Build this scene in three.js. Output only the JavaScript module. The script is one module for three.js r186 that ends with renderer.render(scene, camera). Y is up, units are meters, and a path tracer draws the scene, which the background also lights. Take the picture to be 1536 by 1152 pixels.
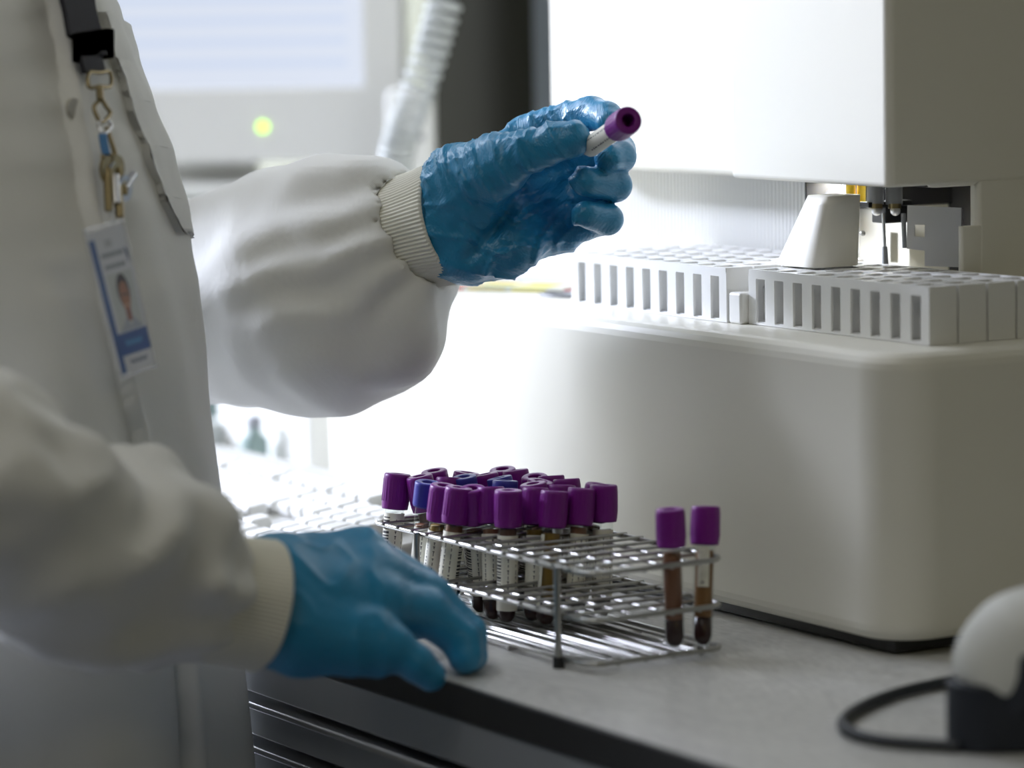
import * as THREE from 'three';
import { RoundedBoxGeometry } from 'three/addons/geometries/RoundedBoxGeometry.js';
import { mergeGeometries } from 'three/addons/utils/BufferGeometryUtils.js';
import { ImprovedNoise } from 'three/addons/math/ImprovedNoise.js';
import { RectAreaLightUniformsLib } from 'three/addons/lights/RectAreaLightUniformsLib.js';
RectAreaLightUniformsLib.init();

// ------------------------------------------------------------------ camera, exposure, lights
const V = (x, y, z) => new THREE.Vector3(x, y, z);
const scene = new THREE.Scene();
scene.background = new THREE.Color(0x05060a);
const renderer = new THREE.WebGLRenderer({ antialias: true });
renderer.toneMapping = THREE.LinearToneMapping;
renderer.toneMappingExposure = 1.0;
renderer.shadowMap.enabled = true;

const FOCAL = 5300, PITCH = Math.atan(589 / FOCAL), ROLL = 0.018, YAW = Math.atan(3218 / Math.hypot(FOCAL, 589));
const CAM = V(1.664, 1.30, 1.015);
const fwdH = V(-Math.cos(YAW), 0, -Math.sin(YAW)), rightH = fwdH.clone().cross(V(0, 1, 0));
const FWD = fwdH.clone().multiplyScalar(Math.cos(PITCH)).add(V(0, -Math.sin(PITCH), 0));
const up0 = rightH.clone().cross(FWD);
const RIGHT = rightH.clone().multiplyScalar(Math.cos(ROLL)).addScaledVector(up0, -Math.sin(ROLL));
const UP = up0.clone().multiplyScalar(Math.cos(ROLL)).addScaledVector(rightH, Math.sin(ROLL));
const camera = new THREE.PerspectiveCamera(2 * Math.atan(576 / FOCAL) * 180 / Math.PI, 1536 / 1152, 0.05, 40);
camera.position.copy(CAM);
camera.quaternion.setFromRotationMatrix(new THREE.Matrix4().makeBasis(RIGHT, UP, FWD.clone().negate()));
camera.focus = 2.275; camera.userData.fStop = 3.7;
camera.updateMatrixWorld(true);

// unseen lamps, each placed for what it lights: [x, y, z, width, depth, intensity, colour]
const UNSEEN_LAMPS = [
  ['long unseen ceiling light panel over the aisle, placed to light the analyzer front', -3.7, 2.52, 1.65, 1.6, 0.8, 185, [0.90, 0.96, 1.18]],  // out of view, placed to brighten the analyzer front from the left
  ['unseen ceiling light panel placed to light the monitor and the keyboard end of the bench', -1.35, 2.52, 0.25, 1.2, 0.6, 4, [0.92, 0.97, 1.10]],  // out of view, lights the monitor and keyboard
  ['unseen ceiling light panel placed to light the far end of the bench', -2.75, 2.52, 0.1, 1.2, 0.6, 2.5, [0.92, 0.97, 1.10]],  // out of view, lights the monitor area
  ['dim unseen ceiling light panel placed to lighten the coat and the near end of the bench', 0.5, 2.52, 0.9, 1.2, 0.6, 1.7, [1.0, 0.96, 0.86]],  // out of view, lightens coat, sleeves and near bench
  ['dim warm unseen ceiling light panel placed to warm the shaded side of the analyzer', 3.0, 2.52, 0.2, 1.2, 0.6, 2.0, [1.0, 0.88, 0.45]],  // out of view, gives the shaded analyzer side its warm tone
];

// ------------------------------------------------------------------ pixel helpers (1536 x 1152 frame)
const ray = (px, py) => FWD.clone().addScaledVector(RIGHT, (px - 768) / FOCAL).addScaledVector(UP, -(py - 576) / FOCAL);
const W = (px, py, d) => CAM.clone().addScaledVector(ray(px, py), d);
const onY = (px, py, y) => { const r = ray(px, py); return CAM.clone().addScaledVector(r, (y - CAM.y) / r.y); };
const onZ = (px, py, z) => { const r = ray(px, py); return CAM.clone().addScaledVector(r, (z - CAM.z) / r.z); };
const onX = (px, py, x) => { const r = ray(px, py); return CAM.clone().addScaledVector(r, (x - CAM.x) / r.x); };
const onPlane = (px, py, p, n) => { const r = ray(px, py); return CAM.clone().addScaledVector(r, p.clone().sub(CAM).dot(n) / r.dot(n)); };
const proj = (p) => { const v = p.clone().sub(CAM), z = v.dot(FWD); return [768 + FOCAL * v.dot(RIGHT) / z, 576 - FOCAL * v.dot(UP) / z, z]; };

// ------------------------------------------------------------------ generic helpers
const clamp = (x, a, b) => Math.min(b, Math.max(a, x));
const sstep = (a, b, x) => { const t = clamp((x - a) / (b - a), 0, 1); return t * t * (3 - 2 * t); };
const lerp = (a, b, t) => a + (b - a) * t;
let seed = 7;
const rnd = () => { seed = (seed * 1664525 + 1013904223) >>> 0; return seed / 4294967296; };
const IN = new ImprovedNoise();
const noise = (x, y, z) => IN.noise(x + 31.7, y + 17.3, z + 5.1);
function table(pts) { return (x) => { if (x <= pts[0][0]) return pts[0][1]; for (let i = 1; i < pts.length; i++) if (x <= pts[i][0]) { const t = (x - pts[i - 1][0]) / (pts[i][0] - pts[i - 1][0]); return lerp(pts[i - 1][1], pts[i][1], t * t * (3 - 2 * t) * .5 + t * .5); } return pts.at(-1)[1]; }; }
const used = {};
const numbered = (n) => { const k = used[n] = (used[n] ?? -1) + 1; return k ? n + '_' + String(k).padStart(3, '0') : n; };
function thing(name, label, category, pos = [0, 0, 0], turn = 0, group) {
  const o = new THREE.Group(); o.name = numbered(name); o.position.set(...pos); o.rotation.y = turn;
  o.userData = { label, category }; if (group) o.userData.group = group; scene.add(o); return o;
}
function part(name, geo, m, parent, label) {
  const o = new THREE.Mesh(Array.isArray(geo) ? merge(geo) : geo, m); o.name = name; o.castShadow = o.receiveShadow = true;
  if (label) o.userData.label = label; parent.add(o); return o;
}
function struct(name, geo, m) { const o = part(name, geo, m, scene); o.userData = { kind: 'structure', label: undefined }; delete o.userData.label; return o; }
function merge(list) {
  return mergeGeometries(list.map((g) => { let q = g.index ? g.toNonIndexed() : g; for (const k of Object.keys(q.attributes)) if (!['position', 'normal', 'uv'].includes(k)) q.deleteAttribute(k); if (!q.attributes.normal) q.computeVertexNormals(); if (!q.attributes.uv) q.setAttribute('uv', new THREE.BufferAttribute(new Float32Array(q.attributes.position.count * 2), 2)); return q; }));
}
// world-aligned box between two corners, rounded edges
function box(x0, x1, y0, y1, z0, z1, r = 0, seg = 2) {
  const w = Math.abs(x1 - x0), h = Math.abs(y1 - y0), d = Math.abs(z1 - z0);
  const g = r ? new RoundedBoxGeometry(w, h, d, seg, Math.min(r, w / 2.01, h / 2.01, d / 2.01)) : new THREE.BoxGeometry(w, h, d);
  g.translate((x0 + x1) / 2, (y0 + y1) / 2, (z0 + z1) / 2); return g;
}
function rod(a, b, r, seg = 8, r2 = r) {
  const d = b.clone().sub(a), L = d.length(), g = new THREE.CylinderGeometry(r2, r, L, seg, 1);
  g.applyMatrix4(new THREE.Matrix4().compose(a.clone().add(b).multiplyScalar(.5), new THREE.Quaternion().setFromUnitVectors(V(0, 1, 0), d.normalize()), V(1, 1, 1))); return g;
}
function tube(pts, r, seg = 40, rad = 8, closed = false) { return new THREE.TubeGeometry(new THREE.CatmullRomCurve3(pts, closed, 'catmullrom', .5), seg, r, rad, closed); }
function lathe(prof, seg = 24) { return new THREE.LatheGeometry(prof.map(([r, y]) => new THREE.Vector2(r, y)), seg); }
function rrShape(x0, x1, y0, y1, r) {
  const s = new THREE.Shape(), rs = Array.isArray(r) ? r : [r, r, r, r];   // radii at (x0,y0),(x1,y0),(x1,y1),(x0,y1)
  s.moveTo(x0 + rs[0], y0); s.lineTo(x1 - rs[1], y0); if (rs[1]) s.absarc(x1 - rs[1], y0 + rs[1], rs[1], -Math.PI / 2, 0);
  s.lineTo(x1, y1 - rs[2]); if (rs[2]) s.absarc(x1 - rs[2], y1 - rs[2], rs[2], 0, Math.PI / 2);
  s.lineTo(x0 + rs[3], y1); if (rs[3]) s.absarc(x0 + rs[3], y1 - rs[3], rs[3], Math.PI / 2, Math.PI);
  s.lineTo(x0, y0 + rs[0]); if (rs[0]) s.absarc(x0 + rs[0], y0 + rs[0], rs[0], Math.PI, Math.PI * 1.5);
  return s;
}
// footprint in (x, -z) extruded upwards from y0 to y1 with a bevel
function slab(shape, y0, y1, bevel = 0.004, seg = 10) {
  const g = new THREE.ExtrudeGeometry(shape, { depth: y1 - y0 - 2 * bevel, bevelEnabled: bevel > 0, bevelSize: bevel, bevelThickness: bevel, bevelOffset: -bevel, bevelSegments: 4, curveSegments: seg });
  g.rotateX(-Math.PI / 2); g.translate(0, y0 + bevel, 0); return g;
}
function surfaceNets(f, mn, mx, h) {
  const n = [0, 1, 2].map((i) => Math.ceil((mx.getComponent(i) - mn.getComponent(i)) / h) + 1), [nx, ny, nz] = n;
  const val = new Float32Array(nx * ny * nz), id = (i, j, k) => i + nx * (j + ny * k), p = V(0, 0, 0);
  for (let k = 0; k < nz; k++) for (let j = 0; j < ny; j++) for (let i = 0; i < nx; i++) val[id(i, j, k)] = f(p.set(mn.x + i * h, mn.y + j * h, mn.z + k * h));
  const pos = [], vid = new Int32Array(nx * ny * nz).fill(-1), idx = [];
  const C8 = []; for (let c = 0; c < 8; c++) C8.push([c & 1, (c >> 1) & 1, c >> 2]);
  const E12 = []; for (let a = 0; a < 8; a++) for (const b of [1, 2, 4]) if (!(a & b)) E12.push([a, a | b]);
  for (let k = 0; k < nz - 1; k++) for (let j = 0; j < ny - 1; j++) for (let i = 0; i < nx - 1; i++) {
    const v = C8.map(([a, b, c]) => val[id(i + a, j + b, k + c)]); let m = 0; for (const x of v) if (x < 0) m++;
    if (m === 0 || m === 8) continue;
    let x = 0, y = 0, z = 0, c = 0;
    for (const [a, b] of E12) if ((v[a] < 0) !== (v[b] < 0)) { const t = v[a] / (v[a] - v[b]); x += lerp(C8[a][0], C8[b][0], t); y += lerp(C8[a][1], C8[b][1], t); z += lerp(C8[a][2], C8[b][2], t); c++; }
    vid[id(i, j, k)] = pos.length / 3; pos.push(mn.x + (i + x / c) * h, mn.y + (j + y / c) * h, mn.z + (k + z / c) * h);
  }
  const S = [1, nx, nx * ny];
  for (let k = 1; k < nz - 1; k++) for (let j = 1; j < ny - 1; j++) for (let i = 1; i < nx - 1; i++) {
    const q = id(i, j, k), s0 = val[q] < 0;
    for (let a = 0; a < 3; a++) {
      if (s0 === (val[q + S[a]] < 0)) continue;
      const u = S[(a + 1) % 3], w = S[(a + 2) % 3], A = vid[q], B = vid[q - u], Cc = vid[q - u - w], D = vid[q - w];
      if (s0) idx.push(A, B, Cc, A, Cc, D); else idx.push(A, Cc, B, A, D, Cc);
    }
  }
  const g = new THREE.BufferGeometry(); g.setAttribute('position', new THREE.Float32BufferAttribute(pos, 3)); g.setIndex(idx);
  const uv = new Float32Array(pos.length / 3 * 2); for (let i = 0; i < pos.length / 3; i++) { uv[2 * i] = pos[3 * i] * .8 - pos[3 * i + 2] * .6; uv[2 * i + 1] = pos[3 * i + 1] + pos[3 * i] * .3; }
  g.setAttribute('uv', new THREE.BufferAttribute(uv, 2)); g.computeVertexNormals(); return g;
}
const smin = (a, b, k) => { const h = Math.max(k - Math.abs(a - b), 0) / k; return Math.min(a, b) - h * h * k * .25; };
const ab = V(0, 0, 0), ap = V(0, 0, 0);
function cone(p, a, b, ra, rb) { ab.copy(b).sub(a); ap.copy(p).sub(a); const t = clamp(ap.dot(ab) / Math.max(ab.lengthSq(), 1e-12), 0, 1); return ap.addScaledVector(ab, -t).length() - lerp(ra, rb, t); }

// ------------------------------------------------------------------ textures and materials
function noiseTex(size, fn, color = false) {
  const d = new Uint8Array(size * size * 4);
  for (let y = 0; y < size; y++) for (let x = 0; x < size; x++) { const c = fn(x / size, y / size); for (let k = 0; k < 3; k++) d[(y * size + x) * 4 + k] = clamp(Math.round(255 * (Array.isArray(c) ? c[k] : c)), 0, 255); d[(y * size + x) * 4 + 3] = 255; }
  const t = new THREE.DataTexture(d, size, size); t.wrapS = t.wrapT = THREE.RepeatWrapping; t.magFilter = THREE.LinearFilter; t.minFilter = THREE.LinearMipmapLinearFilter; t.generateMipmaps = true;
  if (color) t.colorSpace = THREE.SRGBColorSpace; t.needsUpdate = true; return t;
}
const tn = (u, v, f, s) => { // tileable noise on a torus
  const a = u * Math.PI * 2, b = v * Math.PI * 2, r = f / (2 * Math.PI);
  return noise(Math.cos(a) * r + s, Math.sin(a) * r + Math.cos(b) * r * .7, Math.sin(b) * r + s * .3) };
const rep = (t, x, y = x) => { const c = t.clone(); c.repeat.set(x, y); c.needsUpdate = true; return c; };
const texPlastic = noiseTex(256, (u, v) => .5 + .25 * tn(u, v, 90, 1) + .2 * tn(u, v, 45, 4));
const texWeave = noiseTex(256, (u, v) => .5 + .22 * Math.sin(u * 64 * Math.PI * 2) * Math.sin(v * 64 * Math.PI * 2) + .3 * tn(u, v, 24, 2));
const texGlove = noiseTex(256, (u, v) => .5 + .3 * tn(u, v, 40, 3) + .3 * tn(u, v, 12, 7));
const texBench = noiseTex(512, (u, v) => { const k = .80 + .02 * tn(u, v, 14, 2) + .08 * tn(u, v, 110, 5) + .08 * tn(u, v, 190, 8); return [k, k * 1.0, k * .985]; }, true);
const texWall = noiseTex(256, (u, v) => { const k = .86 + .03 * tn(u, v, 10, 2) + .02 * tn(u, v, 50, 5); return [k, k, k * .98]; }, true);
const texFloor = noiseTex(256, (u, v) => { const k = .32 + .05 * tn(u, v, 12, 2) + .08 * tn(u, v, 70, 5); return [k, k, k]; }, true);
const mat = (r, g, b, rough = .5, o = {}) => { const m = new (o.clearcoat || o.transmission || o.sheen || o.specularIntensity ? THREE.MeshPhysicalMaterial : THREE.MeshStandardMaterial)({ roughness: rough, ...o }); m.color.setRGB(r, g, b); return m; };
const M = {
  beige: mat(.80, .78, .69, .42, { bumpMap: rep(texPlastic, 1.5), bumpScale: .0001 }),
  white: mat(.84, .84, .82, .36),
  rackWhite: mat(.84, .84, .82, .26),
  rib: mat(.82, .82, .80, .45),
  cone: mat(.82, .80, .72, .4),
  black: mat(.012, .012, .013, .45),
  rubber: mat(.015, .016, .018, .7),
  steel: mat(.62, .62, .63, .3, { metalness: 1 }),
  plate: mat(.72, .72, .74, .38, { metalness: 1 }),
  wire: mat(.45, .45, .43, .3, { metalness: 1 }),
  drawer: mat(.36, .38, .41, .32, { metalness: .4 }),
  brass: mat(.30, .24, .13, .35, { metalness: 1 }),
  grey: mat(.25, .26, .28, .45),
  yellow: mat(.75, .5, .02, .35),
  bench: mat(1, 1, 1, .34, { map: rep(texBench, 4), bumpMap: rep(texPlastic, 8), bumpScale: .00012 }),
  coat: mat(.78, .78, .75, .9, { bumpMap: rep(texWeave, 14), bumpScale: .00025, sheen: .2 }),
  cuff: mat(.85, .84, .75, .95, { bumpMap: rep(texWeave, 25), bumpScale: .0003 }),
  glove: mat(.018, .25, .48, .36, { bumpMap: rep(texGlove, 22), bumpScale: .0006, clearcoat: .15, clearcoatRoughness: .4 }),
  purple: mat(.19, .006, .235, .38),
  blueCap: mat(.04, .04, .34, .38),
  glass: mat(.93, .95, .94, .06, { transmission: 1, thickness: 0, ior: 1.3 }),
  blood: mat(.028, .005, .005, .25),
  plasma: [mat(.20, .085, .045, .3), mat(.26, .13, .05, .3), mat(.22, .13, .02, .3), mat(.13, .05, .03, .3)],
  wall: mat(.34, .34, .26, .85, { map: texWall }), ceiling: mat(.45, .45, .44, .9), floor: mat(1, 1, 1, .4, { map: rep(texFloor, 3) }),
  keycap: mat(.78, .78, .75, .45), keyboard: mat(.45, .45, .42, .5), monitor: mat(.80, .80, .76, .45),
  darkPanel: mat(.010, .0095, .007, .8, { specularIntensity: .06 }), greyMetal: mat(.11, .125, .13, .6), greenGrey: mat(.22, .30, .28, .5), cord: mat(.5, .52, .5, .45),
  trousers: mat(.03, .035, .06, .9), skin: mat(.5, .3, .22, .55), hair: mat(.02, .014, .01, .6), shoe: mat(.03, .03, .03, .5), strap: mat(.012, .012, .018, .75),
  scanner: mat(.70, .71, .68, .55), navy: mat(.01, .014, .025, .5), cable: mat(.02, .024, .03, .5), tag: mat(.05, .2, .45, .4), clear: mat(.92, .93, .95, .15, { transmission: .85, thickness: 0 }),
};

// ------------------------------------------------------------------ room
const RX0 = -4.6, RX1 = 7.5, RZ0 = -.86, RZ1 = 7.0, RH = 2.6;  // unseen front and right walls set far off to keep bounced light low
struct('floor', box(RX0 - .1, RX1 + .1, -.1, 0, RZ0 - .1, RZ1 + .1), M.floor);
struct('ceiling', box(RX0 - .1, RX1 + .1, RH, RH + .1, RZ0 - .1, RZ1 + .1), M.ceiling);
struct('wall_back', box(RX0 - .1, RX1 + .1, 0, RH, RZ0 - .1, RZ0), M.wall);
struct('unseen_wall_front', box(RX0 - .1, RX1 + .1, 0, RH, RZ1, RZ1 + .1), M.wall);
struct('wall_left', box(RX0 - .1, RX0, 0, RH, RZ0, RZ1), M.wall);
struct('unseen_wall_right', box(RX1, RX1 + .1, 0, RH, RZ0, RZ1), M.wall);
for (const [label, x, y, z, w, d, I, c] of UNSEEN_LAMPS) {
  const t = thing('unseen_ceiling_light', label, 'ceiling light', [x, RH, z]);
  const k = y - RH;
  part('housing', box(-w / 2 - .03, w / 2 + .03, k + .005, 0, -d / 2 - .03, d / 2 + .03, .006), M.white, t);
  const em = new THREE.MeshStandardMaterial({ color: 0xffffff, roughness: .6, emissive: new THREE.Color().setRGB(...c), emissiveIntensity: Math.min(I, 6) * .5 });
  part('diffuser', box(-w / 2, w / 2, k, k + .008, -d / 2, d / 2, .003), em, t, 'glowing white diffuser of the unseen panel');
  const L = new THREE.RectAreaLight(new THREE.Color().setRGB(...c), I, w, d); L.position.set(0, k - .004, 0); L.rotation.x = -Math.PI / 2; L.name = 'unseen_panel_light'; t.add(L);
}

// ------------------------------------------------------------------ bench and drawers
const BT = 0.9;
{
  const t = thing('lab_bench_top', 'speckled grey-white laboratory bench top with a black front edge', 'bench top', [0, 0, 0]);
  part('surface', box(-3.2, 1.0, BT - .006, BT, -.84, -.0035, .001), M.bench, t);
  part('core', box(-3.2, 1.0, BT - .021, BT - .006, -.84, -.004), M.black, t);
  part('edge_band', box(-3.2, 1.0, BT - .021, BT - .0005, -.004, 0, .0012), M.black, t, 'black edge band');
}
for (let c = 0; c < 3; c++) {   // drawer cabinets under the bench
  const x0 = [-1.76, -.80, .16][c], x1 = x0 + .955;
  const t = thing('drawer_cabinet', ['grey steel shallow-drawer cabinet under the keyboard end of the bench', 'grey steel shallow-drawer cabinet beside the white coat under the tube rack', 'grey steel shallow-drawer cabinet under the bench beyond the analyzer corner'][c], 'cabinet', [x0, 0, 0]);
  part('carcass', box(0, .955, 0, BT - .0215, -.6, -.02), M.drawer, t);
  part('top_rail', box(0, .955, .852, BT - .0215, -.02, -.001, .0015), M.drawer, t);
  for (let k = 0; k < 9; k++) {
    const y1 = .848 - k * (k < 3 ? .0285 : 0) - (k >= 3 ? .0855 + (k - 3) * .125 : 0), hgt = k < 3 ? .0245 : .12;
    const d = part('drawer', box(.003, .952, y1 - hgt, y1 - .004, -.02, -.002, .0015), M.drawer, t);
    part('pull_lip', box(.003, .952, y1 - .0045, y1, -.02, .006, .0018), M.steel, d, 'bright steel pull lip');
  }
}

// ------------------------------------------------------------------ analyzer
const DECK = 1.083, AZ = -.243, XR = -.10, TR = 1.119;      // deck height, front face, tower side face, top of tube carriers
{
  const t = thing('blood_analyzer', 'large beige bench-top blood analyzer with overhanging head and sample deck', 'analyzer', [0, 0, 0]);
  part('base_housing', slab(rrShape(-.705, .012, -AZ, .80, [.02, .035, .02, .02]), .909, DECK, .010, 14), M.beige, t);
  part('shadow_gap_pan', box(-.69, -.006, .9015, .9092, -.258, -.79), M.black, t);  // black sheet deepens the shadow in the gap under the analyzer
  for (const [x, z] of [[-.66, -.29], [-.045, -.29], [-.66, -.76], [-.045, -.76]]) { const g = new THREE.CylinderGeometry(.018, .02, .0095, 20); g.translate(x, .90475, z); part('rubber_foot', g, M.rubber, t); }
  // upper body: a side profile in (x, y) cut out for the sampling cavity
  part('upper_housing', slab(rrShape(-.56, XR - .001, .362, .80, .008), 1.172, 1.62, .005), M.beige, t);
  part('head', slab(rrShape(-.272, XR + .0005, .326, .5, [.004, .006, .004, .004]), 1.174, 1.60, .003), M.beige, t);
  // lower tower with the open sampling bay
  part('tower', [box(-.70, -.262, DECK - .003, 1.175, -.412, -.80, .003), box(-.262, XR, DECK - .003, 1.175, -.505, -.80, .003), slab(rrShape(-.108, XR, .397, .51, [.001, .004, .001, .001]), DECK - .002, 1.175, .0006), slab(rrShape(-.104, XR - .0002, .384, .42, [.001, .002, .001, .001]), DECK - .002, 1.147, .0006)], M.beige, t);
  part('bay_dark_lining', [box(-.258, -.109, DECK, 1.174, -.498, -.506), box(-.262, -.254, 1.15, 1.174, -.418, -.50), box(-.1095, -.1082, DECK, 1.174, -.40, -.5)], M.black, t, 'black lining giving the bay opening its darkness');  // black panels supply the darkness seen through the bay opening
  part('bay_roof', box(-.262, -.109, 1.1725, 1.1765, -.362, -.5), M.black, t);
  part('bay_post', box(-.2625, -.2545, 1.118, 1.174, -.411, -.42, .002), M.white, t);
  const pn = part('ribbed_panel', box(-.545, -.262, DECK, 1.173, -.4105, -.4125), M.rib, t);
  for (let i = 0; i < 64; i++) part('rib', box(-.543 + i * .0044, -.5408 + i * .0044, DECK + .001, 1.1725, -.4085, -.411, .0006, 1), M.rib, pn);
  part('guide_block', box(-.2215, -.2075, DECK, 1.1035, -.288, -.305, .002), M.white, t);
  part('deck_recess', (() => { const g = new THREE.TorusGeometry(.012, .0015, 8, 30); g.scale(1.6, 1, 1); g.rotateX(-Math.PI / 2); g.translate(-.47, DECK + .001, -.315); return g; })(), M.grey, t);

  // sampling head parts
  const cb = onY(1222, 405, TR), loft = (() => {
    const secs = []; const NS = 8, NP = 40;
    const b = { x0: -.050, x1: 0, z0: -.040, z1: 0 }, tp = { x0: -.025, x1: 0, z0: -.040, z1: -.010 };
    for (let s = 0; s <= NS; s++) { const k = s / NS, y = k * .0455; const q = (a) => lerp(b[a], tp[a], k), cx = (q('x0') + q('x1')) / 2, cz = (q('z0') + q('z1')) / 2, hx = (q('x1') - q('x0')) / 2, hz = (q('z1') - q('z0')) / 2; const ring = []; for (let i = 0; i < NP; i++) { const a = i / NP * Math.PI * 2, e = .45, c = Math.cos(a), sn = Math.sin(a); ring.push(V(cx + hx * Math.sign(c) * Math.abs(c) ** e, y, cz + hz * Math.sign(sn) * Math.abs(sn) ** e)); } secs.push(ring); }
    const pos = [], idx = []; for (const r of secs) for (const v of r) pos.push(v.x, v.y, v.z);
    for (let s = 0; s < NS; s++) for (let i = 0; i < NP; i++) { const a = s * NP + i, bb = s * NP + (i + 1) % NP; idx.push(a, a + NP, bb, bb, a + NP, bb + NP); }
    const cap = secs[NS]; const c0 = pos.length / 3; const cc = cap.reduce((p, v) => p.add(v), V(0, 0, 0)).multiplyScalar(1 / NP); pos.push(cc.x, cc.y, cc.z); for (let i = 0; i < NP; i++) idx.push(c0, NS * NP + (i + 1) % NP, NS * NP + i);
    const g = new THREE.BufferGeometry(); g.setAttribute('position', new THREE.Float32BufferAttribute(pos, 3)); g.setIndex(idx); const n = g.toNonIndexed(); g.computeVertexNormals(); return g;
  })();
  loft.translate(cb.x, TR + .001, cb.z);
  part('splash_guard', loft, M.cone, t, 'tapered cream plastic guard');
  const dB = 2.315;
  const screw = new THREE.SphereGeometry(.0019, 12, 8); screw.translate(...W(1294, 350, dB - .01).toArray()); part('screw', screw, M.steel, t);
  // bright interior wall plate behind the probe
  const pl = (px, py, n, p) => onPlane(px, py, p, n), nb = V(.86, 0, .51), pb = W(1340, 350, 2.395);
  const q = [pl(1290, 400, nb, pb), pl(1362, 402, nb, pb), pl(1362, 296, nb, pb), pl(1290, 296, nb, pb)];
  const plate = (pts, th, nrm, m, name, par, label, holes = []) => { // polygon plate with thickness
    const ux = V(nrm.z, 0, -nrm.x).normalize(), uy = V(0, 1, 0), o = pts[0].clone();
    const to = (v) => { const e = v.clone().sub(o); return new THREE.Vector2(e.dot(ux), e.dot(uy)); };
    const s = new THREE.Shape(pts.map(to)); for (const h of holes) s.holes.push(new THREE.Path(h.map(to)));
    const g = new THREE.ExtrudeGeometry(s, { depth: th, bevelEnabled: false }); const mm = new THREE.Matrix4().makeBasis(ux, uy, nrm.clone().normalize()); mm.setPosition(o.clone().addScaledVector(nrm, -th)); g.applyMatrix4(mm); return part(name, g, m, par, label);
  };
  plate([[1284, 402], [1364, 404], [1364, 322], [1322, 320], [1322, 298], [1284, 297]].map(([a, b]) => pl(a, b, nb, pb)), .0015, nb, M.white, 'bay_wall', t, 'white bay wall', [[[1335.5, 394], [1347.5, 394], [1347.5, 349], [1335.5, 348]].map(([a, b]) => pl(a, b, nb, pb))]);
  // bracket of bent sheet steel with a square window
  const nk = V(.5, 0, .87).normalize(), pk = W(1390, 350, 2.30);
  plate([[1387, 399], [1441, 401], [1442, 312], [1361, 308], [1360, 373], [1387, 376]].map(([a, b]) => pl(a, b, nk, pk)), .0012, nk, M.plate, 'bracket', t, 'brushed steel bracket with a square window', [[[1371.5, 337], [1387, 337.5], [1387, 356], [1371.5, 354.5]].map(([a, b]) => pl(a, b, nk, pk))]);
  part('bracket_flange', [rod(W(1441.5, 401, 2.30), W(1442.5, 313, 2.30), .0011)], M.plate, t);
  for (const [px, w] of [[1276, .0032], [1292, .0028]]) part('yellow_tubing', rod(W(px, 306, 2.33), W(px, 262, 2.33), w, 16), M.yellow, t);
  part('clear_fitting', (() => { const g = lathe([[0, 0], [.008, .001], [.0085, .006], [.004, .012], [.0035, .03]], 20); g.translate(...W(1256, 304, 2.335).toArray()); return g; })(), M.clear, t);
  for (const px of [1313, 1341]) {
    const c = part('solenoid_valve', rod(W(px, 307, 2.318), W(px, 250, 2.318), .0056, 24), M.grey, t);
    part('nut', rod(W(px + 1, 313, 2.316), W(px + 1, 306, 2.316), .0046, 6), M.brass, c); part('nozzle', (() => { const g = new THREE.SphereGeometry(.0034, 16, 10); g.translate(...W(px + 2, 316, 2.316).toArray()); return g; })(), M.steel, c);
  }
  part('valve_block', (() => { const a = W(1340, 322, 2.335); return box(a.x - .008, a.x + .008, a.y - .005, a.y + .006, a.z - .012, a.z + .012, .001); })(), M.black, t);
  part('valve_plate', (() => { const a = W(1324, 306, 2.325); return box(a.x - .006, a.x + .006, a.y - .0015, a.y + .002, a.z - .02, a.z + .016, .0005); })(), M.black, t);
  const pr = part('probe', rod(W(1328, 402, 2.322), W(1325, 320, 2.322), .0011, 10), M.steel, t); part('probe_sleeve', rod(W(1328, 400, 2.322), W(1327, 370, 2.322), .0022, 10, .0018), M.grey, pr);
  part('probe', rod(W(1357, 372, 2.318), W(1355, 320, 2.318), .0016, 10), M.grey, t);
  // lamp out of view behind the guard, placed to light the sampling bay
  const la = V(-.222, 1.17, -.392);
  const lampMat = new THREE.MeshStandardMaterial({ color: 0xffffff, emissive: new THREE.Color().setRGB(.95, .97, 1), emissiveIntensity: 3 });
  part('added_lamp_baffle', box(la.x - .0165, la.x - .0145, 1.152, 1.1735, la.z - .02, la.z + .03, .0005), M.black, t); part('unseen_bay_lamp', box(la.x - .012, la.x + .012, 1.1722, 1.1745, la.z - .004, la.z + .004, .0008), lampMat, t, 'small unseen lamp lighting the bay');  // baffle added to keep the lamp's spill off the parts to its left
  const bl = new THREE.RectAreaLight(new THREE.Color(.95, .97, 1), 330, .024, .008); bl.position.set(la.x, 1.1716, la.z); bl.rotation.x = -Math.PI / 2; bl.name = 'unseen_bay_light'; t.add(bl);
}
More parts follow.
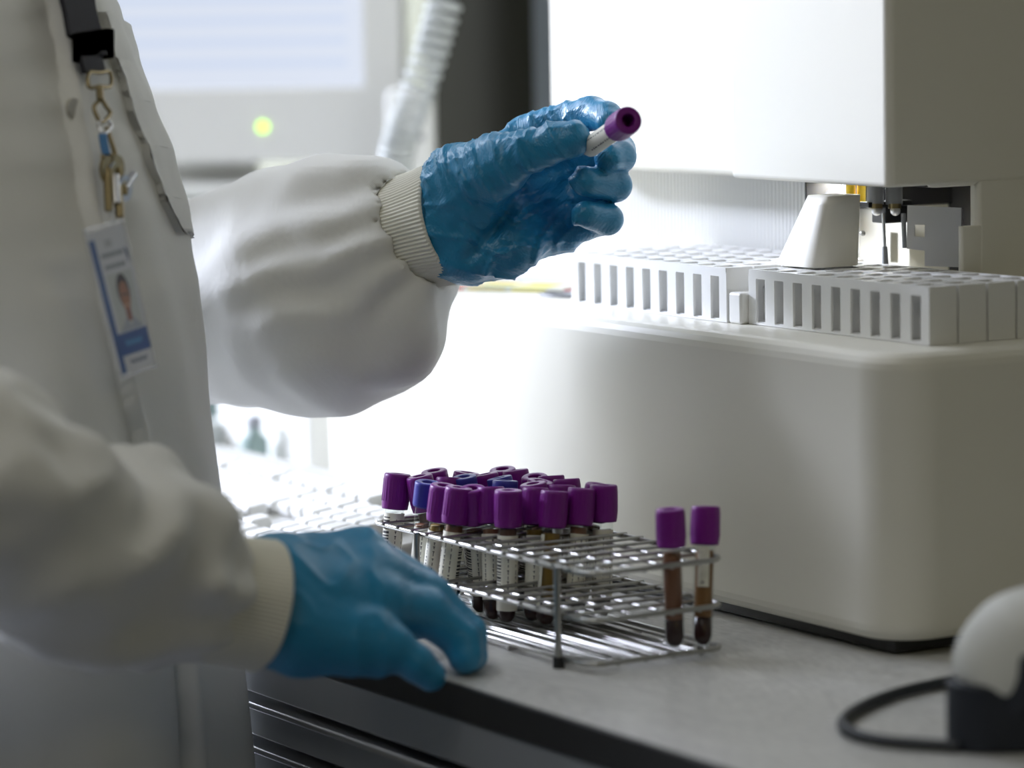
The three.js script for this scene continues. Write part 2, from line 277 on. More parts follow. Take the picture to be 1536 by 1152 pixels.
// tube carriers: nine-place racks side by side on the deck
{
  const L = .189, Wd = .0212, Hh = TR - DECK - .0005, P = .0203;
  const top = (() => { const s = rrShape(-L, 0, 0, Wd, .0008); for (let i = 0; i < 9; i++) { const c = -L / 2 + (i - 4) * P; s.holes.push(rrShape(c - .0068, c + .0068, .0032, Wd - .0032, .002)); } const g = new THREE.ExtrudeGeometry(s, { depth: .003, bevelEnabled: false, curveSegments: 3 }); g.rotateX(-Math.PI / 2); g.translate(0, Hh - .003, 0); return g; })();
  const side = (() => { const s = rrShape(-L, 0, 0, Hh - .003, 0); for (let i = 0; i < 9; i++) { const c = -L / 2 + (i - 4) * P; s.holes.push(rrShape(c - .0050, c + .0050, .0015, Hh - .0058, .0004)); } const g = new THREE.ExtrudeGeometry(s, { depth: .0016, bevelEnabled: false, curveSegments: 2 }); return g; })();
  const front = side.clone().translate(0, 0, -.0016), back = side.clone().translate(0, 0, -Wd);
  const ends = [box(-.002, 0, 0, Hh - .003, -Wd + .0016, -.0016), box(-L, -L + .002, 0, Hh - .003, -Wd + .0016, -.0016)];
  const divs = []; for (let i = 0; i < 8; i++) { const c = -L / 2 + (i - 3.5) * P; divs.push(box(c - .0012, c + .0012, .002, Hh - .003, -Wd + .0016, -.0016)); }
  const floor = merge([box(-L + .002, -.002, 0, .002, -Wd + .0016, -.0016), box(-L + .002, -.002, .002, Hh - .012, -Wd / 2 - .0006, -Wd / 2 + .0006)]);
  const dv = merge(divs), grp = 'empty white tube carriers on the analyzer deck';
  let proto;
  const nth = ['front', 'second', 'third', 'fourth', 'fifth'];
  for (const [xr, n, w, zf] of [[-.018, 4, 'in the block by the deck corner', -.294], [-.2235, 5, 'in the block beside the ribbed panel', -.288]]) for (let k = 0; k < n; k++) {
    const label = nth[k] + ' white nine-place tube carrier ' + w;
    let o;
    if (!proto) { o = proto = thing('tube_carrier', label, 'tube carrier', [xr, DECK, zf], 0, grp); part('top_plate', top, M.rackWhite, o); part('side_wall', front, M.rackWhite, o); part('side_wall', back, M.rackWhite, o); for (const e of ends) part('end_wall', e, M.rackWhite, o); part('floor_plate', floor, M.rackWhite, o); part('divider', dv, M.rackWhite, o); }
    else { o = proto.clone(); o.name = numbered('tube_carrier'); o.userData = { label, category: 'tube carrier', group: grp }; scene.add(o); }
    o.position.set(xr, DECK + .0003, zf - k * .0226);
  }
}
// leaflets lying on the deck
{
  const cv = document.createElement('canvas'); cv.width = 256; cv.height = 128; const g = cv.getContext('2d');
  g.fillStyle = '#dfe0d4'; g.fillRect(0, 0, 256, 128); g.fillStyle = '#d4524a'; g.fillRect(8, 60, 60, 60); g.fillStyle = '#d9c25a'; g.fillRect(78, 50, 70, 66); g.fillStyle = '#e3dd62'; g.fillRect(160, 46, 66, 74); g.fillStyle = '#8fb38a'; g.fillRect(96, 100, 60, 20); g.fillStyle = '#7f8ea8'; g.fillRect(8, 8, 236, 16);
  const tx = new THREE.CanvasTexture(cv); tx.colorSpace = THREE.SRGBColorSpace;
  const a = onY(770, 428, DECK + .002);
  const t = thing('leaflet', 'printed leaflet with red and yellow panels lying on the analyzer deck', 'leaflet', [a.x, DECK + .0005, a.z], .55);
  part('cover', box(-.055, .055, 0, .003, -.03, .03), mat(1, 1, 1, .6, { map: tx }), t);
  const b = onY(850, 415, DECK + .004);
  const t2 = thing('folder', 'pale blue-white folder lying behind the printed leaflet on the deck', 'folder', [b.x - .02, DECK + .0005, b.z], .35);
  part('cover', box(-.07, .06, 0, .005, -.04, .012, .001), mat(.66, .7, .84, .5), t2); part('pages', box(-.068, .058, .001, .004, -.039, .0125), M.white, t2);
}

// ------------------------------------------------------------------ wire tube rack
const RP = .0188, RQ = .0195, RX = (j) => -.186 - RP * j, RZ = (k) => -.0875 - RQ * k;           // hole centres: j from -6 to 7, k 0 to 4
const RXL = RX(7.5), RXR = RX(-6.5), RZF = RZ(-.5), RZB = RZ(4.5), TIER = [.9595, .9315, .9055];
{
  const t = thing('wire_tube_rack', 'three-tier steel wire tube rack full of capped blood tubes', 'tube rack', [0, 0, 0]);
  const rr = .012, loop = (y, r) => { const pts = []; for (const [cx, cz, a0] of [[RXR - rr, RZF - rr, 0], [RXR - rr, RZB + rr, 1], [RXL + rr, RZB + rr, 2], [RXL + rr, RZF - rr, 3]]) for (let i = 0; i <= 5; i++) { const a = Math.PI / 2 - (a0 + i / 5) * Math.PI / 2; pts.push(V(cx + rr * Math.cos(a), y, cz + rr * Math.sin(a))); } return new THREE.TubeGeometry(new THREE.CatmullRomCurve3(pts, true, 'catmullrom', .1), 220, r, 8, true); };
  TIER.forEach((y, i) => {
    part('frame_wire', loop(y, .0017), M.wire, t);
    for (let k = 1; k < 5; k++) part('long_wire', rod(V(RXL - .001, y - .0014, RZ(k - .5)), V(RXR + .001, y - .0014, RZ(k - .5)), .0011, 6), M.wire, t);
    if (i < 2) for (let j = -5; j <= 7; j++) part('cross_wire', rod(V(RX(j - .5), y + .0012, RZF + .0024), V(RX(j - .5), y + .0012, RZB - .0024), .0011, 6), M.wire, t);
    else for (let j = -4; j <= 5; j += 3) part('cross_wire', rod(V(RX(j - .5), y - .0038, RZF), V(RX(j - .5), y - .0038, RZB), .0014, 6), M.wire, t);
  });
  for (let k = 0; k < 9; k++) part('floor_wire', rod(V(RXL + .002, TIER[2], RZ(k * .5)), V(RXR - .002, TIER[2], RZ(k * .5)), .0010, 6), M.wire, t);
  for (const x of [-.094, -.262]) for (const z of [RZF + .003, RZB - .003]) { const p = part('post', rod(V(x, .9035, z), V(x, TIER[0] + .001, z), .0021, 10), M.wire, t); part('rubber_foot', rod(V(x, .9, z), V(x, .9065, z), .0035, 12), M.rubber, p); }
}

// ------------------------------------------------------------------ blood tubes
function labelTex(kind) {
  const cv = document.createElement('canvas'); cv.width = 256; cv.height = 256; const g = cv.getContext('2d');
  g.fillStyle = ['#e9e7da', '#e6e4d4', '#ebeade'][kind]; g.fillRect(0, 0, 256, 256); g.fillStyle = '#1b1b20'; g.strokeStyle = '#22222a';
  const bar = (x0, w) => { for (let y = 14; y < 200;) { const h = 2 + rnd() * 6; g.fillRect(x0, y, w, h); y += h + 2 + rnd() * 6; } };
  const lines = (x0, x1, n) => { for (let i = 0; i < n; i++) { const x = lerp(x0, x1, i / Math.max(1, n - 1)); for (let y = 16 + rnd() * 20; y < 190;) { const h = 6 + rnd() * 16; g.globalAlpha = .75; g.fillRect(x, y, 5, h); if (rnd() > .4) g.fillRect(x - 4, y, 12, 3); y += h + 4 + rnd() * 6; } } g.globalAlpha = 1; };
  const scrawl = (x0, y0) => { g.lineWidth = 5; g.beginPath(); for (let i = 0; i < 12; i++) { const x = x0 + i * 9, y = y0 + (rnd() - .5) * 30; i ? g.lineTo(x, y) : g.moveTo(x, y); } g.stroke(); };
  if (kind === 0) { bar(20, 60); lines(120, 220, 3); } else if (kind === 1) { lines(40, 120, 3); bar(170, 60); } else { scrawl(60, 226); lines(60, 200, 4); }
  const tx = new THREE.CanvasTexture(cv); tx.colorSpace = THREE.SRGBColorSpace; return tx;
}
const labelMats = [0, 1, 2].map((k) => mat(1, 1, 1, .6, { map: labelTex(k) }));
const TRAD = .0063;
const gGlass = lathe([[0, 0], [.003, .0008], [.0055, .0032], [TRAD, .0063], [TRAD, .0715]], 20);
const gCap = lathe([[0.0001, .0735], [.0036, .0735], [.0042, .0838], [.0044, .0845], [.0079, .0845], [.0086, .0838], [.0088, .082], [.0089, .0650], [.0085, .0622], [.0083, .0614], [TRAD + .0002, .0612]], 28);
const gCapBlue = lathe([[0.0001, .0805], [.0034, .0805], [.0040, .0838], [.0042, .0845], [.0075, .0845], [.0082, .084], [.0083, .082], [.0084, .0700], [.0080, .0685], [TRAD + .0002, .0688]], 28);
const gRidge = merge(Array.from({ length: 24 }, (_, i) => { const a = i / 24 * Math.PI * 2; return rod(V(Math.cos(a) * .0088, .0665, Math.sin(a) * .0088), V(Math.cos(a) * .0086, .081, Math.sin(a) * .0086), .00035, 4); }));
const contents = (y0, y1, r = TRAD - .0009) => { const p = y0 < .003 ? [[0, .001], [.003, .0018], [.0047, .004], [r, .0066]] : [[0, y0], [r, y0]]; return lathe([...p, [r, y1], [0, y1]], 18); };
const gBlood = [contents(0, .018), contents(0, .026), contents(0, .034)], gPlasma = [contents(.018, .058), contents(.026, .06), contents(.034, .056)];
const gLabel = (a0, span, y0, y1) => { const g = new THREE.CylinderGeometry(TRAD + .00025, TRAD + .00025, y1 - y0, 20, 1, true, a0, span); g.translate(0, (y0 + y1) / 2, 0); return g; };
function bloodTube(base, top, label, { cap = 'purple', lab = 0, turn = 0, span = 4.2, fill = 0, pl = 0, y0 = .012, y1 = .058 } = {}, group = 'capped blood tubes in the wire rack') {
  const t = thing('blood_tube', label, 'test tube', base.toArray(), 0, group);
  t.quaternion.setFromUnitVectors(V(0, 1, 0), top.clone().sub(base).normalize());
  part('blood', gBlood[fill], M.blood, t, 'dark settled blood'); part('plasma', gPlasma[fill], M.plasma[pl], t, 'amber-brown plasma');
  part('glass', gGlass, M.glass, t);
  const c = part('cap', cap === 'purple' ? gCap : gCapBlue, cap === 'purple' ? M.purple : M.blueCap, t, cap + ' cap'); if (cap === 'purple') part('grip_ridges', gRidge, M.purple, c);
  if (span) part('paper_label', gLabel(turn, span, y0, y1), labelMats[lab], t, 'white paper label with dark print');
  return t;
}
{
  // [cap top pixel x, y, row k, column j, cap, label kind, label turn, label span, fill, plasma, wording]
  const caps = [[595, 711, 0, 7], [623, 714, 0, 6], [642, 723, 0, 5, 'blue'], [667, 728, 0, 4], [686, 731, 0, 3], [703, 731, 1, 3], [731, 729, 1, 2], [762, 737, 1, 1], [799, 725, 2, 1], [833, 736, 2, 0], [874, 732, 3, 0], [905, 729, 4, 0], [917, 725, 5, 0],
    [648, 706, 1, 7], [676, 715, 1, 5], [696, 715, 2, 5, 'blue'], [702, 708, 2, 6], [726, 709, 3, 5], [739, 714, 2, 4, 'blue'], [774, 705, 4, 5], [754, 703, 4, 6], [757, 722, 2, 3, 'blue'], [791, 714, 3, 4], [809, 710, 4, 4], [817, 721, 3, 2], [848, 718, 4, 2], [876, 719, 5, 2], [838, 726, 3, 1], [996, 765, 2, -6], [1070, 755, 4, -6]];
    const taken = new Set(), at = (c) => onY(c[0], c[1], .9905);
  caps.forEach((c, i) => {
    const [px, py, , , cap = 'purple'] = c, P = at(c); let best = 1e9, j = 0, k = 0;
    for (let a = 0; a <= 7; a++) for (let b = 0; b < 5; b++) { const jj = i > 27 ? -6 : a, e = (RX(jj) - P.x) ** 2 + 1.6 * (RZ(b) - P.z) ** 2; if (e < best && !taken.has(jj + ',' + b)) { best = e; j = jj; k = b; } }
    taken.add(j + ',' + k);
    const hx = RX(j), hz = RZ(k), c2 = (d) => clamp(d * .42, -.002, .002), m2 = (d) => i === 28 ? clamp(d * .3, -.002, .002) : clamp(-d * .3, -.002, .002);
    const dx = P.x - hx, dz = P.z - hz, tp = V(hx + c2(dx), TIER[0], hz + c2(dz)), md = V(hx + m2(dx), TIER[1], hz + m2(dz));
    const dir = tp.clone().sub(md), base = md.clone().addScaledVector(dir, (TIER[2] + .0014 - TIER[1]) / dir.y);
    const label = i === 28 ? 'unlabelled purple-capped tube of brown plasma standing apart at the empty end of the rack' : i === 29 ? 'purple-capped tube with torn white label standing apart nearest the analyzer' : `${cap}-capped blood tube in ${['front', 'second', 'middle', 'fourth', 'rear'][k]} row of rack, ${j ? ['', 'second', 'third', 'fourth', 'fifth', 'sixth', 'seventh', 'eighth'][j] + ' from' : 'beside'} empty holes`;
    const lab = [0, 1, 2, 2, 1, 0][i % 6];
    const cam = 1.05;                                         // label facing the aisle, with some turn from tube to tube
    const o = { cap, lab, turn: cam - 2.0 + (rnd() - .5) * 2.6, span: 3.6 + rnd() * .8, fill: i % 3, pl: [0, 3, 0, 2, 0, 1][i % 6], y0: .010 + rnd() * .004, y1: .054 + rnd() * .005 };
    if (i === 28) Object.assign(o, { span: 0, fill: 0, pl: 0 }); if (i === 29) Object.assign(o, { span: 1.1, turn: .35, fill: 0, pl: 1, y0: .036, y1: .06, lab: 2 });
    if (i === 7) Object.assign(o, { span: 4.4, turn: -1.0, lab: 0, y0: .009 }); if (i === 9) Object.assign(o, { span: 2.2, turn: -1.9 });
    bloodTube(base, tp, label, o);
  });
}
// the tube held up in the left hand
{
  const capC = W(943, 180, 2.168), dir = FWD.clone().multiplyScalar(-.945).addScaledVector(RIGHT, .285).addScaledVector(UP, .150).normalize();
  const base = capC.clone().addScaledVector(dir, -.0845);
  bloodTube(base, capC, 'purple-capped blood tube held up between gloved thumb and finger', { lab: 2, turn: 2.2, span: 6.0, fill: 0, pl: 0, y0: .008, y1: .061 }, 'tube in hand');
}

// ------------------------------------------------------------------ the person
const NF = V(.82, 0, -.58).normalize(), LF = V(0, 1, 0).cross(NF);          // facing, and the person's left
const person = thing('person', 'person in a white lab coat and blue gloves lifting a blood tube', 'person', [-.405, 0, .205]);
const PB = person.position.clone();
const addP = (name, geo, m, label, parent = person) => { geo.translate(-PB.x, -PB.y, -PB.z); return part(name, geo, m, parent, label); };
// torso of the coat: rings whose outline follows the silhouette seen beside the bench
const SIL = [[-60, 130], [13, 172], [78, 196], [151, 224], [224, 251], [312, 275], [360, 284], [417, 296], [520, 307], [560, 309], [730, 324], [800, 332], [900, 342], [1023, 351], [1152, 354], [1300, 356]];
const yOf = (py) => W(300, py, 2.27).y;
const silTab = SIL.map(([py, px]) => [yOf(py), px, py]).reverse();
const aTab = table([[.5, .165], [.75, .16], [1.0, .155], [1.2, .165], [1.3, .165], [1.36, .15], [1.42, .07]]);
const SUP = NF.dot(RIGHT), SUL = LF.dot(RIGHT);
const reach = silTab.map(([y, px, py]) => [y, W(px, py, 2.27).sub(PB).dot(RIGHT) - (y - PB.y) * RIGHT.y]);
const reachTab = table(reach);
const bTab = table([[.5, .125], [.9, .12], [1.1, .115], [1.25, .115], [1.36, .10], [1.42, .06]]);
const splitPx = table([[-60, 62], [0, 72], [130, 93], [280, 118], [440, 150], [560, 178], [670, 203], [985, 272], [1152, 298], [1300, 310]]);
let splitTheta = () => 0;
function torso(th, y, off = 0) {
  const a = aTab(y), b = bTab(y);
  const sup = Math.hypot(a * SUL, b * SUP), s = (reachTab(y) - sup) / SUP;
  const f = sstep(1.15, .75, y), e = .9;
  const c = Math.cos(th), sn = Math.sin(th), ce = Math.sign(c) * Math.abs(c) ** e, se = Math.sign(sn) * Math.abs(sn) ** e;
  let o = off + f * .005 * Math.sin(th * 7 + 2.2 + y * 3) + .004 * noise(th * 2.2, y * 5, 3) + .0025 * noise(th * 4.5 + y * 3, y * 9, 8);
  const st = th - splitTheta(y);                             // front edge overlap
  if (Math.abs(st) < 1.2) o += .0045 * sstep(-.004, .004, st) * sstep(1.1, .25, st) + .0018 * Math.exp(-(((st - .03) / .018) ** 2)) - .004 * f * Math.exp(-(((st + .012) / .02) ** 2));
  const nx = c / a, nz = sn / b, l = Math.hypot(c * b, sn * a) || 1, nl = sn * b / l, nf = c * a / l;   // outward direction in (left, front)
  const u = a * se + o * nl, v = s + b * ce + o * nf;
  return V(PB.x, y, PB.z).addScaledVector(LF, u).addScaledVector(NF, v);
}
{ // find the front edge as an angle for each height
  const tab = [];
  for (let y = .5; y < 1.42; y += .02) { let best = 1e9, bt = 0; for (let t = -1.3; t < 1.0; t += .004) { const p = proj(torso(t, y)); const e = Math.abs(p[0] - splitPx(p[1])); if (e < best) { best = e; bt = t; } } tab.push([y, bt]); }
  const f = table(tab); splitTheta = f;
}
const hitCache = []; for (let y = .6; y < 1.40; y += .004) for (let t = -1.6; t < .9; t += .01) { const p = torso(t, y); const q = proj(p); hitCache.push([q[0], q[1], q[2], t, y]); }
function hit(px, py) { let best = 1e9, r; for (const h of hitCache) { const e = (h[0] - px) ** 2 + (h[1] - py) ** 2 + (h[2] > 2.34 ? 400 : 0); if (e < best) { best = e; r = h; } } return [r[3], r[4]]; }
const onCoat = (px, py, off = 0) => { const [t, y] = hit(px, py); return torso(t, y, off); };
function sheet(nu, nv, fn, uvs = (u, v) => [u, v]) {
  const pos = [], uv = [], idx = [];
  for (let j = 0; j <= nv; j++) for (let i = 0; i <= nu; i++) { const p = fn(i / nu, j / nv); pos.push(p.x, p.y, p.z); uv.push(...uvs(i / nu, j / nv)); }
  for (let j = 0; j < nv; j++) for (let i = 0; i < nu; i++) { const a = j * (nu + 1) + i; idx.push(a, a + 1, a + nu + 2, a, a + nu + 2, a + nu + 1); }
  const g = new THREE.BufferGeometry(); g.setAttribute('position', new THREE.Float32BufferAttribute(pos, 3)); g.setAttribute('uv', new THREE.Float32BufferAttribute(uv, 2)); g.setIndex(idx); g.computeVertexNormals(); return g;
}
{
  const g = sheet(520, 230, (u, v) => torso((u * 2 - 1) * Math.PI, lerp(.5, 1.42, v)), (u, v) => [u, v * .92]);
  addP('lab_coat', g, M.coat, 'white lab coat with overlapping front edge');
}
{ // breast pocket: an outline on the chest laid over the coat
  const edge = table([[14, 147], [60, 158], [150, 185], [240, 217], [300, 240], [345, 262], [362, 287]]);
  const A = [147, 14], N = 26;
  const pt = (u, v, off) => { const py = lerp(13, 358, v), L = edge(py) , R = lerp(185, 291, (py - 13) / 345); const [t0, y0] = hit(L, py); const [t1, y1] = hit(Math.min(R, splitPx(py) + 400), py); const cut = v > .93 ? (v - .93) / .07 : 0; return torso(lerp(t0, t0 + .62, u), lerp(y0, y0 - .012 * u, 1), off); };
  const top = sheet(N, 40, (u, v) => pt(u, v, .0022 + .0016 * Math.exp(-((u / .05) ** 2)) + .001 * Math.exp(-(((v - .03) / .02) ** 2))), (u, v) => [u * .1, v * .14]);
  const rim = [[0, 1, 0, 0], [0, 0, 0, 1], [1, 0, 1, 1]].map(([u0, v0, u1, v1]) => sheet(30, 1, (u, v) => pt(lerp(u0, u1, u), lerp(v0, v1, u), lerp(-.001, .0036, v))));
  addP('breast_pocket', merge([top, ...rim]), M.coat);
  const [tb, yb] = hit(100, 165); const g = new THREE.CylinderGeometry(.0058, .0058, .0025, 24); const c = torso(tb, yb, .002), n = torso(tb, yb, .012).sub(c).normalize(); g.applyQuaternion(new THREE.Quaternion().setFromUnitVectors(V(0, 1, 0), n)); g.translate(c.x, c.y, c.z); addP('button', g, mat(.5, .48, .42, .4));
}
// sleeves
const fold = (p, a, f, s) => a * (noise(p.x * f + s, p.y * f * 1.3, p.z * f) + .5 * noise(p.x * f * 2.1, p.y * f * 2.1 + s, p.z * f * 2.1));
const ridge = (p, ax, fa, fc, s) => { const t = p.dot(ax), x = p.clone().addScaledVector(ax, -t); const n = noise(x.x * fc + s, x.y * fc + t * fa, x.z * fc); return (1 - Math.abs(n) * 2.2); };
const Lr0 = W(602, 355, 2.322), Lr1 = W(684, 330, 2.298), Lax = Lr1.clone().sub(Lr0).normalize();
const Rr0 = W(290, 890, 2.0), Rr1 = W(394, 908, 2.02), Rax = Rr1.clone().sub(Rr0).normalize();
{
  const J = [[W(10, -90, 2.42), .060], [W(105, 390, 2.50), .058], [W(290, 453, 2.44), .063], [W(430, 440, 2.385), .074], [W(505, 430, 2.35), .073], [W(548, 385, 2.335), .052]];
  const bul = [[W(530, 482, 2.33), W(582, 486, 2.315), .046, .033], [W(500, 300, 2.35), W(548, 292, 2.335), .026, .020]];
  const f = (p) => {
    let d = 1; for (let i = 0; i < J.length - 1; i++) d = smin(d, cone(p, J[i][0], J[i + 1][0], J[i][1], J[i + 1][1]), .03);
    for (const [a, b, ra, rb] of bul) d = smin(d, cone(p, a, b, ra, rb), .03);
    if (Math.abs(d) > .02) return d;
    const t = p.clone().sub(Lr0).dot(Lax), near = sstep(-.12, -.01, t);
    const e = p.clone().sub(Lr0).addScaledVector(Lax, -t), ang = Math.atan2(e.y, e.dot(RIGHT.clone().addScaledVector(Lax, -RIGHT.dot(Lax))));
    d += near * .0022 * Math.sin(ang * 9 + 3 * noise(p.x * 20, p.y * 20, p.z * 20)) - fold(p, .006, 14, 2) - .0014 * ridge(p, V(.35, .5, -.8).normalize(), 16, 9, 4);
    const cut = Math.max(e.length() - .0385, -(t + .002));
    return Math.max(d, -cut);
  };
  addP('sleeve', surfaceNets(f, V(-.70, 1.0, -.24), V(-.26, 1.44, .12), .004), M.coat);
}
{
  const J = [[V(-.30, 1.34, .31), .075], [V(-.13, 1.06, .385), .07], [W(-40, 725, 1.87), .050], [W(5, 760, 1.885), .055], [W(100, 845, 1.93), .050], [W(205, 832, 1.965), .052], [W(262, 872, 1.99), .042]];
  const bul = [[W(5, 672, 1.88), W(40, 705, 1.89), .026, .02], [W(170, 935, 1.95), W(220, 950, 1.97), .019, .015]];
  const f = (p) => {
    let d = 1; for (let i = 0; i < J.length - 1; i++) d = smin(d, cone(p, J[i][0], J[i + 1][0], J[i][1], J[i + 1][1]), .013);
    for (const [a, b, ra, rb] of bul) d = smin(d, cone(p, a, b, ra, rb), .02);
    if (Math.abs(d) > .02) return d;
    const t = p.clone().sub(Rr0).dot(Rax), near = sstep(-.09, -.0, t);
    const e = p.clone().sub(Rr0).addScaledVector(Rax, -t), ang = Math.atan2(e.y, e.dot(FWD));
    d += near * .003 * Math.sin(ang * 8) - fold(p, .010, 17, 9) - .0045 * ridge(p, W(330, 800, 1.95).sub(W(200, 960, 1.95)).normalize(), 6, 22, 1) + .012 * Math.exp(-((cone(p, W(322, 800, 1.93), W(222, 945, 1.92), 0, 0) / .016) ** 2));
    return d;
  };
  addP('sleeve', surfaceNets(f, V(-.42, .86, .06), V(.03, 1.44, .48), .004), M.coat);
}
function cuff(c0, c1, R0, R1, n, e1 = 1) {
  const ax = c1.clone().sub(c0).normalize(), L = c1.distanceTo(c0), u = V(0, 1, 0).addScaledVector(ax, -ax.y).normalize(), w = ax.clone().cross(u);
  const prof = []; for (let i = 0; i <= 14; i++) prof.push([-.012 + (L + .012) * i / 14, lerp(R0, R1, sstep(0, 1, i / 14)) - .0025 * Math.sin(Math.PI * i / 14) - .006 * sstep(.35, 0, i / 14), 1]);
  for (let i = 0; i <= 4; i++) { const a = i / 4 * Math.PI; prof.push([L + .0016 * Math.sin(a), R1 - .0016 + .0016 * Math.cos(a), 1 - i / 4]); } prof.push([L - .03, R1 - .004, 0]);
  const NT = n * 5;
  return sheet(NT, prof.length - 1, (s, v) => { const [x, r, k] = prof[Math.round(v * (prof.length - 1))], th = s * Math.PI * 2, wob = .0012 * noise(Math.cos(th) * 2, Math.sin(th) * 2, x * 30), rr = r + wob + k * .00045 * Math.cos(n * (th + .4 * noise(x * 14, 1, Math.cos(th)) * .12)); return c0.clone().addScaledVector(ax, x).addScaledVector(u, rr * Math.cos(th) * e1).addScaledVector(w, rr * Math.sin(th)); }, (s, v) => [s * .25, v * .06]);
}
addP('knit_cuff', cuff(Lr0, Lr1, .0405, .0415, 96), M.cuff, 'cream ribbed knit cuff');
addP('knit_cuff', cuff(Rr0, Rr1, .0405, .0382, 90), M.cuff, 'cream ribbed knit cuff');

// gloves
function glove(chains, k, mn, mx, h, wrinkle) {
  const f = (p) => {
    let d = 1; for (const c of chains.palm) d = smin(d, cone(p, c[0], c[1], c[2], c[3]), .012);
    let fd = 1; for (const ch of chains.fingers) { let e = 1; for (let i = 0; i < ch.length - 1; i++) e = smin(e, cone(p, ch[i][0], ch[i + 1][0], ch[i][1], ch[i + 1][1]), .0035); fd = smin(fd, e, chains.web); } d = smin(d, fd, k);
    if (Math.abs(d) < .006) d -= wrinkle(p);
    return d;
  };
  return surfaceNets(f, mn, mx, h);
}
{ // left hand, raised, palm to the aisle
  const wU = W(672, 290, 2.295), wL = W(702, 368, 2.295), wC = W(675, 333, 2.297), wB = W(610, 353, 2.319);
  const palm = [
    [wB, wC, .0325, .0335], [wU, W(810, 212, 2.315), .022, .0155], [wC, W(840, 252, 2.325), .026, .015], [wC, W(842, 300, 2.325), .026, .0145], [wL, W(838, 345, 2.312), .023, .0145],
    [W(705, 376, 2.285), W(765, 368, 2.288), .019, .020], [W(700, 272, 2.277), W(752, 252, 2.257), .0255, .0205], [W(712, 300, 2.28), W(750, 302, 2.29), .021, .016]];
  const fingers = [
    [[W(740, 255, 2.257), .020], [W(790, 231, 2.243), .0148], [W(832, 216, 2.236), .0122], [W(861, 208, 2.233), .0106]],
    [[W(790, 208, 2.315), .0135], [W(850, 181, 2.30), .0112], [W(888, 170, 2.282), .0105], [W(910, 176, 2.262), .0098], [W(914, 184, 2.252), .0088]],
    [[W(845, 250, 2.325), .0125], [W(926, 226, 2.298), .0112], [W(929, 235, 2.266), .0102], [W(913, 238, 2.253), .0092]],
    [[W(848, 300, 2.325), .0125], [W(917, 274, 2.302), .0112], [W(923, 278, 2.268), .0102], [W(879, 272, 2.248), .0094]],
    [[W(842, 345, 2.312), .0125], [W(905, 327, 2.295), .0105], [W(911, 329, 2.266), .0097], [W(878, 322, 2.250), .0088]]];
  const tax = W(866, 208, 2.235).sub(W(690, 272, 2.27)).normalize(), pax = W(840, 300, 2.32).sub(wC).normalize();
  const segD = (x, y, L) => { let m = 1e9; for (let i = 0; i < L.length - 1; i++) { const [ax, ay] = L[i], [bx, by] = L[i + 1], t = clamp(((x - ax) * (bx - ax) + (y - ay) * (by - ay)) / ((bx - ax) ** 2 + (by - ay) ** 2), 0, 1); m = Math.min(m, Math.hypot(x - ax - t * (bx - ax), y - ay - t * (by - ay))); } return m; };
  const crease = [[850, 252], [800, 268], [765, 300], [742, 345], [705, 385]], folds = [[[728, 412], [742, 382], [790, 368]], [[802, 396], [812, 358], [845, 318]], [[695, 340], [722, 372], [762, 384]], [[680, 232], [688, 262], [710, 300]], [[705, 222], [714, 256], [738, 292]], [[736, 212], [742, 240], [764, 275]], [[775, 208], [778, 232], [792, 254]], [[832, 398], [836, 366], [862, 336]], [[770, 330], [790, 310], [825, 296]]];
  const wr = (p) => {
    const q = proj(p), front = sstep(2.315, 2.29, q[2]); let cr = -.0045 * Math.exp(-((segD(q[0], q[1], crease) / 11) ** 2)); for (const L of folds) { const sd = segD(q[0], q[1], L); cr += .0016 * Math.exp(-((sd / 4) ** 2)) - .0007 * Math.exp(-(((sd - 9) / 5) ** 2)); }
    return front * cr + wr0(p);
  };
  const wr0 = (p) => {
    const q = proj(p), up = sstep(320, 240, q[1]) * sstep(900, 830, q[0]), cuffN = sstep(700, 640, q[0]);
    const r1 = ridge(p, tax, 85, 16, 1), r2 = ridge(p, V(.3, .8, -.4).normalize(), 45, 30, 7), tip = sstep(850, 900, q[0]);
    return (1 - .85 * tip) * (.0022 * up * Math.max(0, r1) ** 3 + .0019 * Math.max(0, r2) ** 4 * (1 - .5 * up) + .0012 * Math.max(0, ridge(p, V(-.2, .5, .8).normalize(), 26, 60, 11)) ** 5 + .0006 * noise(p.x * 60, p.y * 60, p.z * 60)) + cuffN * .001 * noise(p.x * 90, p.y * 30, p.z * 90);
  };
  const gl = addP('glove', glove({ palm, fingers, web: .0012 }, .006, V(-.42, 1.08, -.26), V(-.20, 1.26, -.06), .0016, wr), M.glove, 'blue nitrile glove pinching the tube');
  const ru = V(0, 1, 0).addScaledVector(Lax, -Lax.y).normalize(), rw = Lax.clone().cross(ru), ring = []; for (let i = 0; i < 48; i++) { const a = i / 48 * Math.PI * 2, q = .0372 + .0006 * Math.sin(a * 5 + 1); ring.push(Lr1.clone().addScaledVector(Lax, .001 + .0022 * Math.sin(a * 2 + .6)).addScaledVector(ru, q * Math.cos(a)).addScaledVector(rw, q * Math.sin(a))); }
  addP('rolled_edge', tube(ring, .0021, 160, 8, true), M.glove, undefined, gl);
}
